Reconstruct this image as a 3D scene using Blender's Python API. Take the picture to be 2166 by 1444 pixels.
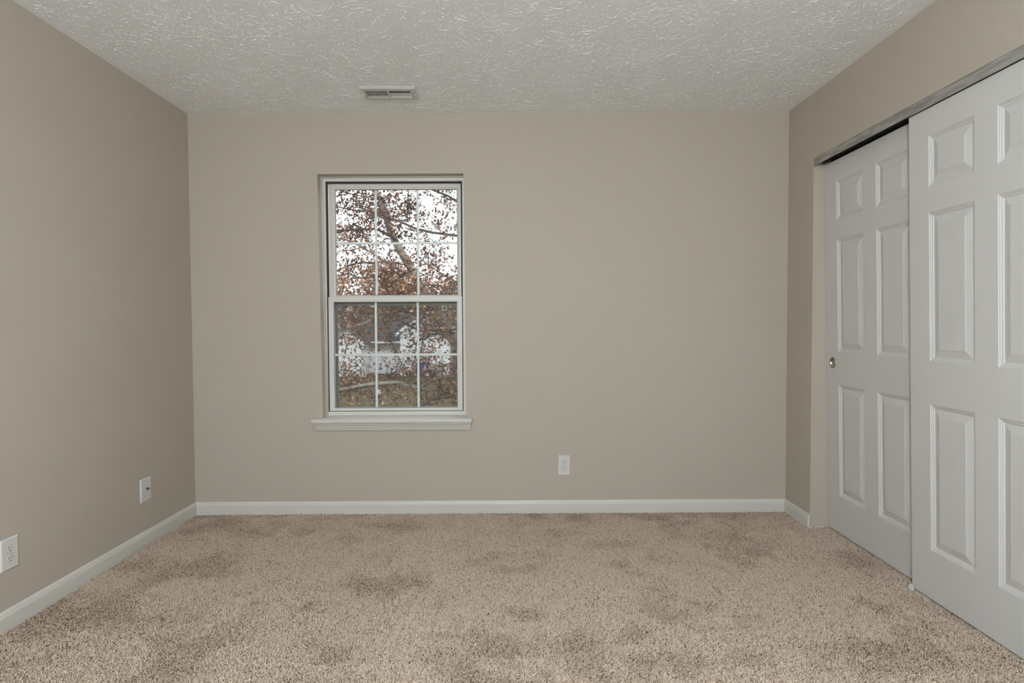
import bpy, bmesh, math, random
import numpy as np
from mathutils import Vector, Matrix

for o in list(bpy.data.objects):
    bpy.data.objects.remove(o)
SC = bpy.context.scene
COL = SC.collection
rng = np.random.default_rng(7)
random.seed(7)

# ------------------------------------------------------------------ camera
F_PX, CAM_X, CAM_D, CAM_H = 1250.057, 1.942425, 3.622483, 1.164969
YAW, PITCH, ROLL = 0.004034, -0.030487, -0.004363
CAM = Vector((CAM_X, -CAM_D, CAM_H))
_f = Vector((math.sin(YAW)*math.cos(PITCH), math.cos(YAW)*math.cos(PITCH), math.sin(PITCH)))
_r = Vector((math.cos(YAW), -math.sin(YAW), 0))
_u = _r.cross(_f)
_c, _s = math.cos(ROLL), math.sin(ROLL)
RIGHT, UP, FWD = _c*_r + _s*_u, -_s*_r + _c*_u, _f
cd = bpy.data.cameras.new('camera')
cd.sensor_width = 36.0
cd.lens = F_PX*36.0/2166.0
cd.clip_start = 0.05
cd.clip_end = 500
cam = bpy.data.objects.new('camera', cd)
COL.objects.link(cam)
cam.matrix_world = Matrix(((RIGHT.x, UP.x, -FWD.x, CAM.x), (RIGHT.y, UP.y, -FWD.y, CAM.y),
                           (RIGHT.z, UP.z, -FWD.z, CAM.z), (0, 0, 0, 1)))
SC.camera = cam


def at(px, py, Y):
    """the point at depth Y that the photograph shows at pixel (px, py)"""
    d = (px-1083)/F_PX*RIGHT - (py-722)/F_PX*UP + FWD
    return CAM + d*((Y-CAM.y)/d.y)


# ------------------------------------------------------------------ sky, added lamp, exposure
LAMP_POS = (1.75, -4.35)
LAMP_STRENGTH = 298.0
SKY = 3.0
wd = bpy.data.worlds.new('overcast_sky')
SC.world = wd
wd.use_nodes = True
nt = wd.node_tree
bg = nt.nodes['Background']
tc = nt.nodes.new('ShaderNodeTexCoord')
nz = nt.nodes.new('ShaderNodeTexNoise')
nz.inputs['Scale'].default_value = 3.0
nz.inputs['Detail'].default_value = 3.0
rp = nt.nodes.new('ShaderNodeValToRGB')
rp.color_ramp.elements[0].position = 0.32
rp.color_ramp.elements[0].color = (0.30, 0.325, 0.355, 1)
rp.color_ramp.elements[1].position = 0.50
rp.color_ramp.elements[1].color = (0.97, 0.98, 1.0, 1)
nt.links.new(tc.outputs['Generated'], nz.inputs['Vector'])
nt.links.new(nz.outputs['Fac'], rp.inputs['Fac'])
nt.links.new(rp.outputs['Color'], bg.inputs['Color'])
bg.inputs['Strength'].default_value = SKY

SC.view_settings.view_transform = 'Standard'
SC.view_settings.look = 'None'
SC.view_settings.exposure = 0.0
SC.view_settings.gamma = 1.0
SC.view_settings.use_curve_mapping = False
SC.cycles.use_denoising = True
SC.cycles.max_bounces = 12
SC.cycles.diffuse_bounces = 6
SC.cycles.transparent_max_bounces = 24


# ------------------------------------------------------------------ materials
def mat(name, col, rough=0.6, metal=0.0, spec=0.5):
    m = bpy.data.materials.new(name)
    m.use_nodes = True
    b = m.node_tree.nodes['Principled BSDF']
    b.inputs['Base Color'].default_value = (*col, 1)
    b.inputs['Roughness'].default_value = rough
    b.inputs['Metallic'].default_value = metal
    b.inputs['Specular IOR Level'].default_value = spec
    return m


def bump(m, scale=200.0, strength=0.1, dist=0.001, detail=3.0, stretch=(1, 1, 1)):
    t = m.node_tree
    b = t.nodes['Principled BSDF']
    c = t.nodes.new('ShaderNodeTexCoord')
    mp = t.nodes.new('ShaderNodeMapping')
    mp.inputs['Scale'].default_value = stretch
    n = t.nodes.new('ShaderNodeTexNoise')
    n.inputs['Scale'].default_value = scale
    n.inputs['Detail'].default_value = detail
    bp = t.nodes.new('ShaderNodeBump')
    bp.inputs['Strength'].default_value = strength
    bp.inputs['Distance'].default_value = dist
    t.links.new(c.outputs['Object'], mp.inputs['Vector'])
    t.links.new(mp.outputs['Vector'], n.inputs['Vector'])
    t.links.new(n.outputs['Fac'], bp.inputs['Height'])
    t.links.new(bp.outputs['Normal'], b.inputs['Normal'])
    return m


def noise_color(m, c0, c1, scale, p0=0.4, p1=0.6, detail=4.0, stretch=(1, 1, 1)):
    t = m.node_tree
    b = t.nodes['Principled BSDF']
    c = t.nodes.new('ShaderNodeTexCoord')
    mp = t.nodes.new('ShaderNodeMapping')
    mp.inputs['Scale'].default_value = stretch
    n = t.nodes.new('ShaderNodeTexNoise')
    n.inputs['Scale'].default_value = scale
    n.inputs['Detail'].default_value = detail
    r = t.nodes.new('ShaderNodeValToRGB')
    r.color_ramp.elements[0].position = p0
    r.color_ramp.elements[0].color = (*c0, 1)
    r.color_ramp.elements[1].position = p1
    r.color_ramp.elements[1].color = (*c1, 1)
    t.links.new(c.outputs['Object'], mp.inputs['Vector'])
    t.links.new(mp.outputs['Vector'], n.inputs['Vector'])
    t.links.new(n.outputs['Fac'], r.inputs['Fac'])
    t.links.new(r.outputs['Color'], b.inputs['Base Color'])
    return m


def attr_color(m, stops, attr='tint'):
    """base colour from a per-piece value stored on the mesh"""
    t = m.node_tree
    b = t.nodes['Principled BSDF']
    a = t.nodes.new('ShaderNodeAttribute')
    a.attribute_name = attr
    r = t.nodes.new('ShaderNodeValToRGB')
    e = r.color_ramp.elements
    while len(e) < len(stops):
        e.new(0.5)
    for i, (p, c) in enumerate(stops):
        e[i].position = p
        e[i].color = (*c, 1)
    t.links.new(a.outputs['Fac'], r.inputs['Fac'])
    t.links.new(r.outputs['Color'], b.inputs['Base Color'])
    return m


M = {}
M['wall'] = bump(mat('greige_wall_paint', (0.470, 0.415, 0.350), 0.6, spec=0.3), 260, 0.10, 0.0006)
M['ceiling'] = bump(mat('white_ceiling_paint', (0.85, 0.865, 0.875), 0.55, spec=0.35), 42, 0.5, 0.004, 6)
M['trim'] = bump(mat('white_trim_paint', (0.62, 0.60, 0.55), 0.45), 120, 0.03, 0.0005)
M['door'] = bump(mat('white_door_paint', (0.605, 0.592, 0.568), 0.55, spec=0.35), 60, 0.12, 0.0006, 6, (1, 0.35, 9))
M['vinyl'] = mat('white_vinyl', (0.67, 0.645, 0.60), 0.38)
M['grille'] = mat('white_grille', (0.78, 0.79, 0.79), 0.4)
M['plate'] = mat('white_plastic', (0.64, 0.625, 0.60), 0.4)
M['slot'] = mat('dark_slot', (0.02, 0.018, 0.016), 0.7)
M['metal'] = mat('satin_nickel', (0.55, 0.51, 0.45), 0.22, 1.0)
M['brass'] = mat('dull_coax_metal', (0.16, 0.13, 0.10), 0.4, 0.8)
M['aluminium'] = noise_color(mat('scuffed_aluminium', (0.4, 0.4, 0.38), 0.5, 0.35),
                             (0.30, 0.285, 0.255), (0.43, 0.42, 0.40), 6, 0.42, 0.60, 5, (1, 1.2, 9))
M['dark'] = mat('dark_metal', (0.035, 0.033, 0.03), 0.6)
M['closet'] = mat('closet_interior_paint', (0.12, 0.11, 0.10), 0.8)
M['screen_frame'] = mat('grey_screen_frame', (0.20, 0.20, 0.195), 0.55)
M['vent'] = mat('white_enamel', (0.62, 0.61, 0.585), 0.4)
M['blade'] = mat('galvanised_blade', (0.80, 0.85, 0.89), 0.4)
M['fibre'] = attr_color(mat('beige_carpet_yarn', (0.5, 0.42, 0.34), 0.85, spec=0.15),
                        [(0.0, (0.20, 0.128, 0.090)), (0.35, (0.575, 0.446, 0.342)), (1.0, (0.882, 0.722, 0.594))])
M['backing'] = mat('carpet_backing', (0.42, 0.34, 0.27), 0.9, spec=0.1)
M['lamp_glass'] = mat('added_lamp_glass', (0.9, 0.88, 0.84), 0.4)
_b = M['lamp_glass'].node_tree.nodes['Principled BSDF']
_b.inputs['Emission Color'].default_value = (0.81, 0.93, 1.03, 1)
_b.inputs['Emission Strength'].default_value = LAMP_STRENGTH

# window glass: a clear sheet with a mirror share that grows at grazing angles
g = bpy.data.materials.new('window_glass')
g.use_nodes = True
t = g.node_tree
t.nodes.clear()
out = t.nodes.new('ShaderNodeOutputMaterial')
mx = t.nodes.new('ShaderNodeMixShader')
tr = t.nodes.new('ShaderNodeBsdfTransparent')
tr.inputs['Color'].default_value = (0.97, 0.98, 0.975, 1)
gl = t.nodes.new('ShaderNodeBsdfGlossy')
gl.inputs['Roughness'].default_value = 0.02
fr = t.nodes.new('ShaderNodeFresnel')
fr.inputs['IOR'].default_value = 1.22
t.links.new(fr.outputs['Fac'], mx.inputs['Fac'])
t.links.new(tr.outputs['BSDF'], mx.inputs[1])
t.links.new(gl.outputs['BSDF'], mx.inputs[2])
t.links.new(mx.outputs['Shader'], out.inputs['Surface'])
M['glass'] = g
# insect screen: fine grey mesh, mostly open
g = bpy.data.materials.new('insect_mesh')
g.use_nodes = True
t = g.node_tree
t.nodes.clear()
out = t.nodes.new('ShaderNodeOutputMaterial')
mx = t.nodes.new('ShaderNodeMixShader')
mx.inputs['Fac'].default_value = 0.24
tr = t.nodes.new('ShaderNodeBsdfTransparent')
df = t.nodes.new('ShaderNodeBsdfDiffuse')
df.inputs['Color'].default_value = (0.10, 0.10, 0.10, 1)
t.links.new(tr.outputs['BSDF'], mx.inputs[1])
t.links.new(df.outputs['BSDF'], mx.inputs[2])
t.links.new(mx.outputs['Shader'], out.inputs['Surface'])
M['mesh'] = g

M['siding'] = mat('white_lap_siding', (0.78, 0.79, 0.81), 0.6)
M['beige'] = mat('beige_soffit', (0.36, 0.33, 0.285), 0.7)
M['shingle'] = noise_color(mat('grey_shingles', (0.1, 0.1, 0.11), 0.9), (0.05, 0.052, 0.058), (0.075, 0.077, 0.085), 4, 0.4, 0.6)
M['lawn'] = noise_color(mat('autumn_lawn', (0.1, 0.1, 0.05), 0.95, spec=0.1), (0.085, 0.085, 0.038), (0.125, 0.09, 0.055), 0.55, 0.42, 0.60, 8)
M['bark'] = noise_color(mat('pale_bark', (0.4, 0.36, 0.3), 0.9, spec=0.15), (0.17, 0.15, 0.125), (0.36, 0.325, 0.275), 9, 0.36, 0.62, 5)
M['twig'] = mat('dark_twig', (0.065, 0.055, 0.05), 0.9, spec=0.15)
M['leaf'] = attr_color(mat('copper_leaves', (0.4, 0.2, 0.1), 0.7, spec=0.25),
                       [(0.0, (0.05, 0.028, 0.026)), (0.3, (0.125, 0.062, 0.045)), (0.62, (0.29, 0.145, 0.092)),
                        (0.85, (0.36, 0.24, 0.13)), (1.0, (0.58, 0.40, 0.31))])
M['far_leaf'] = attr_color(mat('bare_thicket', (0.3, 0.25, 0.2), 0.9, spec=0.1),
                           [(0.0, (0.09, 0.07, 0.06)), (1.0, (0.21, 0.165, 0.135))])
M['blue'] = mat('blue_plastic', (0.03, 0.07, 0.30), 0.5)
M['fence'] = noise_color(mat('red_brown_boards', (0.2, 0.1, 0.07), 0.85), (0.15, 0.075, 0.055), (0.24, 0.12, 0.085), 5)
M['globe'] = mat('white_globe', (0.85, 0.86, 0.88), 0.3)


# ------------------------------------------------------------------ mesh helpers
def link(name, me, m=None, parent=None, smooth=False, loc=None, rot=None):
    o = bpy.data.objects.new(name, me)
    COL.objects.link(o)
    if m is not None:
        for k in (m if isinstance(m, (list, tuple)) else [m]):
            me.materials.append(k)
    if smooth:
        me.shade_smooth()
    if parent is not None:
        o.parent = parent
    if loc is not None:
        o.location = loc
    if rot is not None:
        o.rotation_euler = rot
    return o


class MB:
    """collects vertices and faces of one part"""

    def __init__(self):
        self.v, self.f, self.mi = [], [], []

    def add(self, v, f, mi=0):
        b = len(self.v)
        self.v += [tuple(p) for p in v]
        self.f += [tuple(i+b for i in q) for q in f]
        self.mi += [mi]*len(f)
        return self

    def box(self, x0, x1, y0, y1, z0, z1, mi=0):
        v = [(x, y, z) for x in (x0, x1) for y in (y0, y1) for z in (z0, z1)]
        return self.add(v, [(0, 1, 3, 2), (4, 6, 7, 5), (0, 4, 5, 1), (2, 3, 7, 6), (0, 2, 6, 4), (1, 5, 7, 3)], mi)

    def hexa(self, a, b, mi=0):
        """two quads a, b (same order) joined to a solid"""
        return self.add(list(a)+list(b), [(0, 1, 2, 3), (7, 6, 5, 4), (0, 4, 5, 1), (1, 5, 6, 2), (2, 6, 7, 3), (3, 7, 4, 0)], mi)

    def cyl(self, c, r, axis, length, n=20, r2=None, mi=0):
        r2 = r if r2 is None else r2
        a = Vector(axis).normalized()
        u = a.orthogonal().normalized()
        w = a.cross(u)
        c = Vector(c)
        v = []
        for k, rr in ((0, r), (1, r2)):
            for i in range(n):
                q = 2*math.pi*i/n
                v.append(c + a*length*k + (u*math.cos(q)+w*math.sin(q))*rr)
        f = [(i, (i+1) % n, n+(i+1) % n, n+i) for i in range(n)]
        f += [tuple(range(n))[::-1], tuple(range(n, 2*n))]
        return self.add(v, f, mi)

    def lathe(self, prof, n=32, axis='z', mi=0):
        """prof: (radius, height) from one end to the other"""
        v = []
        for r, h in prof:
            for i in range(n):
                q = 2*math.pi*i/n
                if axis == 'z':
                    v.append((r*math.cos(q), r*math.sin(q), h))
                else:
                    v.append((h, r*math.cos(q), r*math.sin(q)))
        f = []
        for k in range(len(prof)-1):
            f += [(k*n+i, k*n+(i+1) % n, (k+1)*n+(i+1) % n, (k+1)*n+i) for i in range(n)]
        return self.add(v, f, mi)

    def tube(self, pts, radii, n=6, mi=0):
        pts = [Vector(p) for p in pts]
        v, prev = [], None
        for i, p in enumerate(pts):
            d = (pts[min(i+1, len(pts)-1)]-pts[max(i-1, 0)]).normalized()
            u = d.orthogonal().normalized() if prev is None else (prev-d*prev.dot(d)).normalized()
            prev = u
            w = d.cross(u)
            for k in range(n):
                q = 2*math.pi*k/n
                v.append(p+(u*math.cos(q)+w*math.sin(q))*radii[i])
        f = []
        for i in range(len(pts)-1):
            f += [(i*n+k, i*n+(k+1) % n, (i+1)*n+(k+1) % n, (i+1)*n+k) for k in range(n)]
        f += [tuple(range(n))[::-1], tuple((len(pts)-1)*n+k for k in range(n))]
        return self.add(v, f, mi)

    def ring(self, outer, inner, prof, mi=0):
        """rectangular frame in XZ; prof: closed list of (share of the rail width, Y)"""
        def loop(s, y):
            x0, x1, z0, z1 = [a+(b-a)*s for a, b in zip(outer, inner)]
            return [(x0, y, z0), (x1, y, z0), (x1, y, z1), (x0, y, z1)]
        v = []
        for s, y in prof:
            v += loop(s, y)
        f, n = [], len(prof)
        for k in range(n):
            a, b = 4*k, 4*((k+1) % n)
            f += [(a+i, a+(i+1) % 4, b+(i+1) % 4, b+i) for i in range(4)]
        return self.add(v, f, mi)

    def build(self, name, m, parent=None, smooth=False, bevel=0.0, **kw):
        me = bpy.data.meshes.new(name)
        me.from_pydata(self.v, [], self.f)
        me.update()
        bm = bmesh.new()
        bm.from_mesh(me)
        bmesh.ops.recalc_face_normals(bm, faces=bm.faces)
        bm.to_mesh(me)
        bm.free()
        o = link(name, me, m, parent, smooth, **kw)
        if any(self.mi):
            me.polygons.foreach_set('material_index', self.mi)
        if bevel:
            b = o.modifiers.new('edge', 'BEVEL')
            b.width = bevel
            b.segments = 2
            b.limit_method = 'ANGLE'
        return o


def thing(name, label, cat, loc=(0, 0, 0), rot=None, group=None):
    o = bpy.data.objects.new(name, None)
    o.empty_display_size = 0.1
    COL.objects.link(o)
    o.location = loc
    if rot is not None:
        o.rotation_euler = rot
    return tag(o, label, cat, group)


def tag(o, label, cat, group=None):
    o['label'] = label
    o['category'] = cat
    if group:
        o['group'] = group
    return o


def struct(o, label, cat):
    o['kind'] = 'structure'
    return tag(o, label, cat)


# ------------------------------------------------------------------ room shell
XR = 3.64635           # right wall plane; the left wall is X = 0, the back wall Y = 0
YF = -5.70             # wall behind the photographer
ZC = 2.4395            # ceiling
ZF = -0.010            # slab under the carpet pile


def zc(x):
    return ZC + 0.007*x/XR*0.6


mb = MB()
mb.box(-0.12, XR+0.9, YF-0.12, 0.14, -0.16, ZF)
floor = mb.build('floor', M['backing'])
struct(floor, 'floor under the beige carpet', 'floor')

# left wall, wall behind the camera
struct(MB().box(-0.12, 0, YF-0.12, 0.0, ZF, 2.60).build('wall_left', M['wall']), 'plain greige left wall with two white wall plates', 'wall')
struct(MB().box(-0.12, XR+0.12, YF-0.12, YF, ZF, 2.60).build('wall_front', M['wall']), 'plain greige wall opposite the window', 'wall')

# back wall with the window opening
WO = dict(tl=(0.7787, 2.0755), tr=(1.6660, 2.0775), bl=(0.7930, 0.565), br=(1.6745, 0.565))
TW = 0.215


def wallring(outer, inner, y0, y1):
    n = 4
    v = [(x, y0, z) for x, z in outer]+[(x, y0, z) for x, z in inner]
    v += [(x, y1, z) for x, z in outer]+[(x, y1, z) for x, z in inner]
    f = []
    for i in range(n):
        j = (i+1) % n
        f.append((i, j, 4+j, 4+i))
        f.append((8+i, 12+i, 12+j, 8+j))
        f.append((4+i, 4+j, 12+j, 12+i))
        f.append((i, 8+i, 8+j, j))
    return v, f


mb = MB()
mb.add(*wallring([(-0.12, ZF), (XR+0.12, ZF), (XR+0.12, 2.60), (-0.12, 2.60)],
                 [WO['bl'], WO['br'], WO['tr'], WO['tl']], 0.0, TW))
wb = mb.build('wall_back', [M['wall'], M['siding']])
struct(wb, 'plain greige back wall around the single window', 'wall')
for p in wb.data.polygons:
    if p.center.y > TW-0.001 and abs(p.normal.y) > 0.9:
        p.material_index = 1

# right wall with the closet opening
YJ, ZO, YE = -0.2985, 2.0800, -1.888
mb = MB()
mb.box(XR, XR+0.115, YJ, 0.0, ZF, 2.60)
mb.box(XR, XR+0.115, YE, YJ, ZO, 2.60)
mb.box(XR, XR+0.115, YF, YE, ZF, 2.60)
struct(mb.build('wall_right', M['wall']), 'greige right wall around the closet opening', 'wall')
mb = MB()
mb.box(XR+0.85, XR+0.9, YE-0.3, -0.05, ZF, 2.50)
mb.box(XR+0.115, XR+0.85, -0.10, -0.05, ZF, 2.50)
mb.box(XR+0.115, XR+0.85, YE-0.35, YE-0.3, ZF, 2.50)
mb.box(XR+0.115, XR+0.9, YE-0.35, -0.05, 2.44, 2.50)
struct(mb.build('wall_closet', M['closet']), 'dark inside of the closet behind the doors', 'wall')

# ceiling with brushed texture ridges standing off it
mb = MB()
v = [(x, y, zc(x)) for x in (-0.12, XR+0.12) for y in (YF-0.12, 0.14)]
v += [(a, b, c+0.1) for a, b, c in v]
mb.add(v, [(0, 1, 3, 2), (4, 6, 7, 5), (0, 4, 5, 1), (2, 3, 7, 6), (0, 2, 6, 4), (1, 5, 7, 3)])
VENT = (1.1368, 1.4375, -0.4085, -0.2300)
V, FC = list(mb.v), list(mb.f)


def ridge(x, y, ang, ln, w, h, curve):
    n = max(4, min(9, int(ln/0.010)+2))
    pts = []
    px, py, a = x, y, ang
    for i in range(n):
        pts.append((px, py, a))
        px += math.cos(a)*ln/(n-1)
        py += math.sin(a)*ln/(n-1)
        a += curve/(n-1)+random.uniform(-0.38, 0.38)
    for qx, qy, _ in pts:
        if not (0.006 < qx < XR-0.006 and YF+0.01 < qy < -0.006):
            return
        if VENT[0]-0.012 < qx < VENT[1]+0.012 and VENT[2]-0.012 < qy < VENT[3]+0.012:
            return
    b = len(V)
    for i, (qx, qy, qa) in enumerate(pts):
        e = math.sin(math.pi*(i+0.35)/(n-0.3))
        ww = w*(0.35+0.65*e)*random.uniform(0.75, 1.25)
        hh = h*(0.15+0.85*e)*random.choice((0.5, 0.7, 1.0, 1.7))*random.uniform(0.8, 1.2)
        nx, ny = -math.sin(qa), math.cos(qa)
        z = zc(qx)
        V.append((qx-nx*ww/2, qy-ny*ww/2, z+0.0002))
        V.append((qx-nx*ww*0.18, qy-ny*ww*0.18, z-hh))
        V.append((qx+nx*ww*0.18, qy+ny*ww*0.18, z-hh*0.9))
        V.append((qx+nx*ww/2, qy+ny*ww/2, z+0.0002))
    for i in range(n-1):
        for k in range(3):
            FC.append((b+4*i+k, b+4*i+k+1, b+4*i+5+k, b+4*i+4+k))
    FC.append((b, b+1, b+2, b+3))
    FC.append((b+4*n-4, b+4*n-3, b+4*n-2, b+4*n-1))


for y_lo, y_hi, count, sizes, wid, hts in (
        (-2.3, 0.0, 900, (0.014, 0.020, 0.030, 0.048), (0.0028, 0.0050), (0.0006, 0.0009, 0.0013)),
        (-2.3, 0.0, 2600, (0.004, 0.006, 0.009, 0.013), (0.0022, 0.0042), (0.0004, 0.0007, 0.0011)),
        (YF, -2.3, 90, (0.02, 0.04), (0.0030, 0.0050), (0.0008, 0.0012))):
    for _ in range(count):          # each slap of the brush leaves a fan of strokes
        cx, cy = random.uniform(0, XR), random.uniform(y_lo, y_hi)
        th = random.uniform(0, 2*math.pi)
        for _ in range(random.randint(5, 11)):
            a = th+random.gauss(0, 0.45)
            r = random.uniform(0.0, 0.13)
            ridge(cx+math.cos(a)*r+random.gauss(0, 0.03), cy+math.sin(a)*r+random.gauss(0, 0.03), a,
                  random.choice(sizes)*random.uniform(0.7, 1.4), random.uniform(*wid),
                  random.choice(hts)*random.uniform(0.7, 1.2), random.uniform(-0.7, 0.7))
me = bpy.data.meshes.new('ceiling')
me.from_pydata(V, [], FC)
bm = bmesh.new()
bm.from_mesh(me)
bmesh.ops.recalc_face_normals(bm, faces=bm.faces)
bm.to_mesh(me)
bm.free()
struct(link('ceiling', me, M['ceiling']), 'white ceiling with a brushed plaster texture', 'ceiling')

# baseboards
BP = [(0, ZF), (0.0125, ZF), (0.0125, 0.0490), (0.0112, 0.0505), (0.0118, 0.0525), (0.0100, 0.0560),
      (0.0078, 0.0650), (0.0052, 0.0705), (0.0035, 0.0732), (0, 0.0732)]


def sweep(name, fn, label):
    """fn(t, end) -> (x, y) for the distance t from the wall at either end"""
    n = len(BP)
    v = [(*fn(t, e), z) for e in (0, 1) for t, z in BP]
    f = [(i, (i+1) % n, n+(i+1) % n, n+i) for i in range(n)]
    f += [tuple(range(n)), tuple(range(n, 2*n))]
    o = MB().add(v, f).build(name, M['trim'])
    return struct(o, label, 'baseboard')


sweep('baseboard_back', lambda t, e: ((t, -t) if e == 0 else (XR-t, -t)), 'white baseboard along the back wall under the window')
sweep('baseboard_left', lambda t, e: ((t, -t) if e == 0 else (t, YF+t)), 'white baseboard along the left wall')
sweep('baseboard_right', lambda t, e: ((XR-t, -t) if e == 0 else (XR-t, YJ+0.002)), 'short white baseboard between the corner and the closet')
sweep('baseboard_front', lambda t, e: ((t, YF+t) if e == 0 else (XR-t, YF+t)), 'white baseboard along the wall opposite the window')

# ------------------------------------------------------------------ carpet pile
SP = 0.0044
xs = np.arange(0.013, XR+0.30, SP)
ys = np.arange(-2.05, -0.011, SP)
gx, gy = np.meshgrid(xs, ys)
px = (gx+rng.uniform(-0.42, 0.42, gx.shape)*SP).ravel()
py = (gy+rng.uniform(-0.42, 0.42, gx.shape)*SP).ravel()
ok = (px > 0.0160) & (py < -0.0155) & ((px < XR-0.0135) | ((px < XR+0.30) & (py < YJ-0.004) & (py > YE)))
px, py = px[ok], py[ok]
n = len(px)


def field(x, y, scale, seed):
    """smooth value noise"""
    r = np.random.default_rng(seed)
    G = r.uniform(-1, 1, (256, 256))
    u, w = x/scale+40, y/scale+40
    i, j = np.floor(u).astype(int), np.floor(w).astype(int)
    a, b = u-i, w-j
    a, b = a*a*(3-2*a), b*b*(3-2*b)
    i, j = i % 255, j % 255
    return (G[i, j]*(1-a)+G[i+1, j]*a)*(1-b)+(G[i, j+1]*(1-a)+G[i+1, j+1]*a)*b


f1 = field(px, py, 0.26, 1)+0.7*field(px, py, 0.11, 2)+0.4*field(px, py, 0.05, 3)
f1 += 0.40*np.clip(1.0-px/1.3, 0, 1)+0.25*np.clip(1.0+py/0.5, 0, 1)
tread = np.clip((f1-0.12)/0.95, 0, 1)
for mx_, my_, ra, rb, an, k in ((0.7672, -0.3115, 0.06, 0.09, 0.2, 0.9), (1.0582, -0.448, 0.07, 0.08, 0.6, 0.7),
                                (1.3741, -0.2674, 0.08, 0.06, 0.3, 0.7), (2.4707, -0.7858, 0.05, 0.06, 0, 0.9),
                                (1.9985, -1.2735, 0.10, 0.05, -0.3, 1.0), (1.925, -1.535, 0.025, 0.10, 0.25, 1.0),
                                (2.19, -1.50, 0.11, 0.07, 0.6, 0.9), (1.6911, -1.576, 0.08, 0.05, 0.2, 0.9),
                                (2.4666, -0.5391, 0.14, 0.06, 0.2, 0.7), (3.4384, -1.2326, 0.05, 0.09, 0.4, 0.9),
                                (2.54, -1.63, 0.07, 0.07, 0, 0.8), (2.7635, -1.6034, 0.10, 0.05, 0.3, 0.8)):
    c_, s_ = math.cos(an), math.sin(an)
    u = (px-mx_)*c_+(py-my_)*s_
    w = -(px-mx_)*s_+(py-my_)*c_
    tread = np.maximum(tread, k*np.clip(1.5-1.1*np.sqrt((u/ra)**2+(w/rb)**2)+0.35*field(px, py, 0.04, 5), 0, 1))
lean_a = 0.9+2.2*field(px, py, 0.55, 11)
lx = 0.18*np.cos(lean_a)+0.10+rng.normal(0, 0.5, n)
ly = 0.18*np.sin(lean_a)+rng.normal(0, 0.5, n)
ly -= 0.35*tread                      # trodden pile lies towards the photographer
h = (0.0082+rng.normal(0, 0.0017, n))*(1-0.24*tread)
tw = rng.uniform(0, 2*np.pi, n)
rad = rng.uniform(0.85, 1.2, n)
rings = ((0.0, 0.0020, 0.0), (0.55, 0.0023, 0.7), (0.90, 0.0019, 1.4))
vv = np.zeros((n, 10, 3))
for k, (t_, r_, a_) in enumerate(rings):
    for j in range(3):
        an = tw+a_+j*2*np.pi/3
        vv[:, k*3+j, 0] = px+lx*h*t_**1.4+np.cos(an)*r_*rad
        vv[:, k*3+j, 1] = py+ly*h*t_**1.4+np.sin(an)*r_*rad
        vv[:, k*3+j, 2] = ZF+h*t_
vv[:, 9, 0] = px+lx*h*1.05
vv[:, 9, 1] = py+ly*h*1.05
vv[:, 9, 2] = ZF+h
vv[:, :, 1] = np.minimum(vv[:, :, 1], -0.0127)
vv[:, :, 0] = np.maximum(vv[:, :, 0], 0.0127)
quads = np.array([[k*3+j, k*3+(j+1) % 3, k*3+3+(j+1) % 3, k*3+3+j] for k in range(2) for j in range(3)])
tris = np.array([[6+j, 6+(j+1) % 3, 9] for j in range(3)])
base = (np.arange(n)*10)[:, None, None]
Q = (base+quads[None]).reshape(-1)
T = (base+tris[None]).reshape(-1)
me = bpy.data.meshes.new('carpet_pile')
me.vertices.add(n*10)
me.vertices.foreach_set('co', vv.reshape(-1).astype(np.float32))
nq, ntr = n*6, n*3
me.loops.add(nq*4+ntr*3)
me.loops.foreach_set('vertex_index', np.concatenate([Q, T]).astype(np.int32))
me.polygons.add(nq+ntr)
me.polygons.foreach_set('loop_start', np.concatenate([np.arange(nq)*4, nq*4+np.arange(ntr)*3]).astype(np.int32))
me.update(calc_edges=True)
tint = np.clip(rng.normal(0.63, 0.16, n)-0.42*(rng.random(n) < 0.11)-0.27*tread, 0, 1)  # tread patches also tinted darker for the shade of their leaning pile
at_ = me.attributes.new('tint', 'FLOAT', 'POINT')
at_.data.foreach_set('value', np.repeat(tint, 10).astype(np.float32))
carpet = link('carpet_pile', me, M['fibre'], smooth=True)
carpet['kind'] = 'stuff'
tag(carpet, 'beige cut pile carpet with trodden patches and their painted shade over the whole floor', 'carpet')

# ------------------------------------------------------------------ window
win = bpy.data.objects.new('window_1', None)
COL.objects.link(win)
win.location = (1.22, 0, 0.588)
struct(win, 'white double hung window with grilles in the back wall', 'window')
WOFF = Vector((1.22, 0, 0.588))


def wbuild(mb, name, m, parent=None, **kw):
    mb.v = [(a-WOFF.x, b-WOFF.y, c-WOFF.z) for a, b, c in mb.v]
    return mb.build(name, m, parent or win, **kw)


def child_of(o, mb, name, m, **kw):
    mb.v = [(a-WOFF.x, b-WOFF.y, c-WOFF.z) for a, b, c in mb.v]
    return mb.build(name, m, o, **kw)


mb = MB()
o1, i1 = (0.70, 1.75, 0.50, 2.15), (0.7800, 1.6660, 0.588, 2.0745)
i2 = (0.7930, 1.6490, 0.612, 2.0575)
def edge(z, side):
    a, b = (WO['bl'], WO['tl']) if side == 0 else (WO['br'], WO['tr'])
    return a[0]+(b[0]-a[0])*(z-a[1])/(b[1]-a[1])


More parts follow.
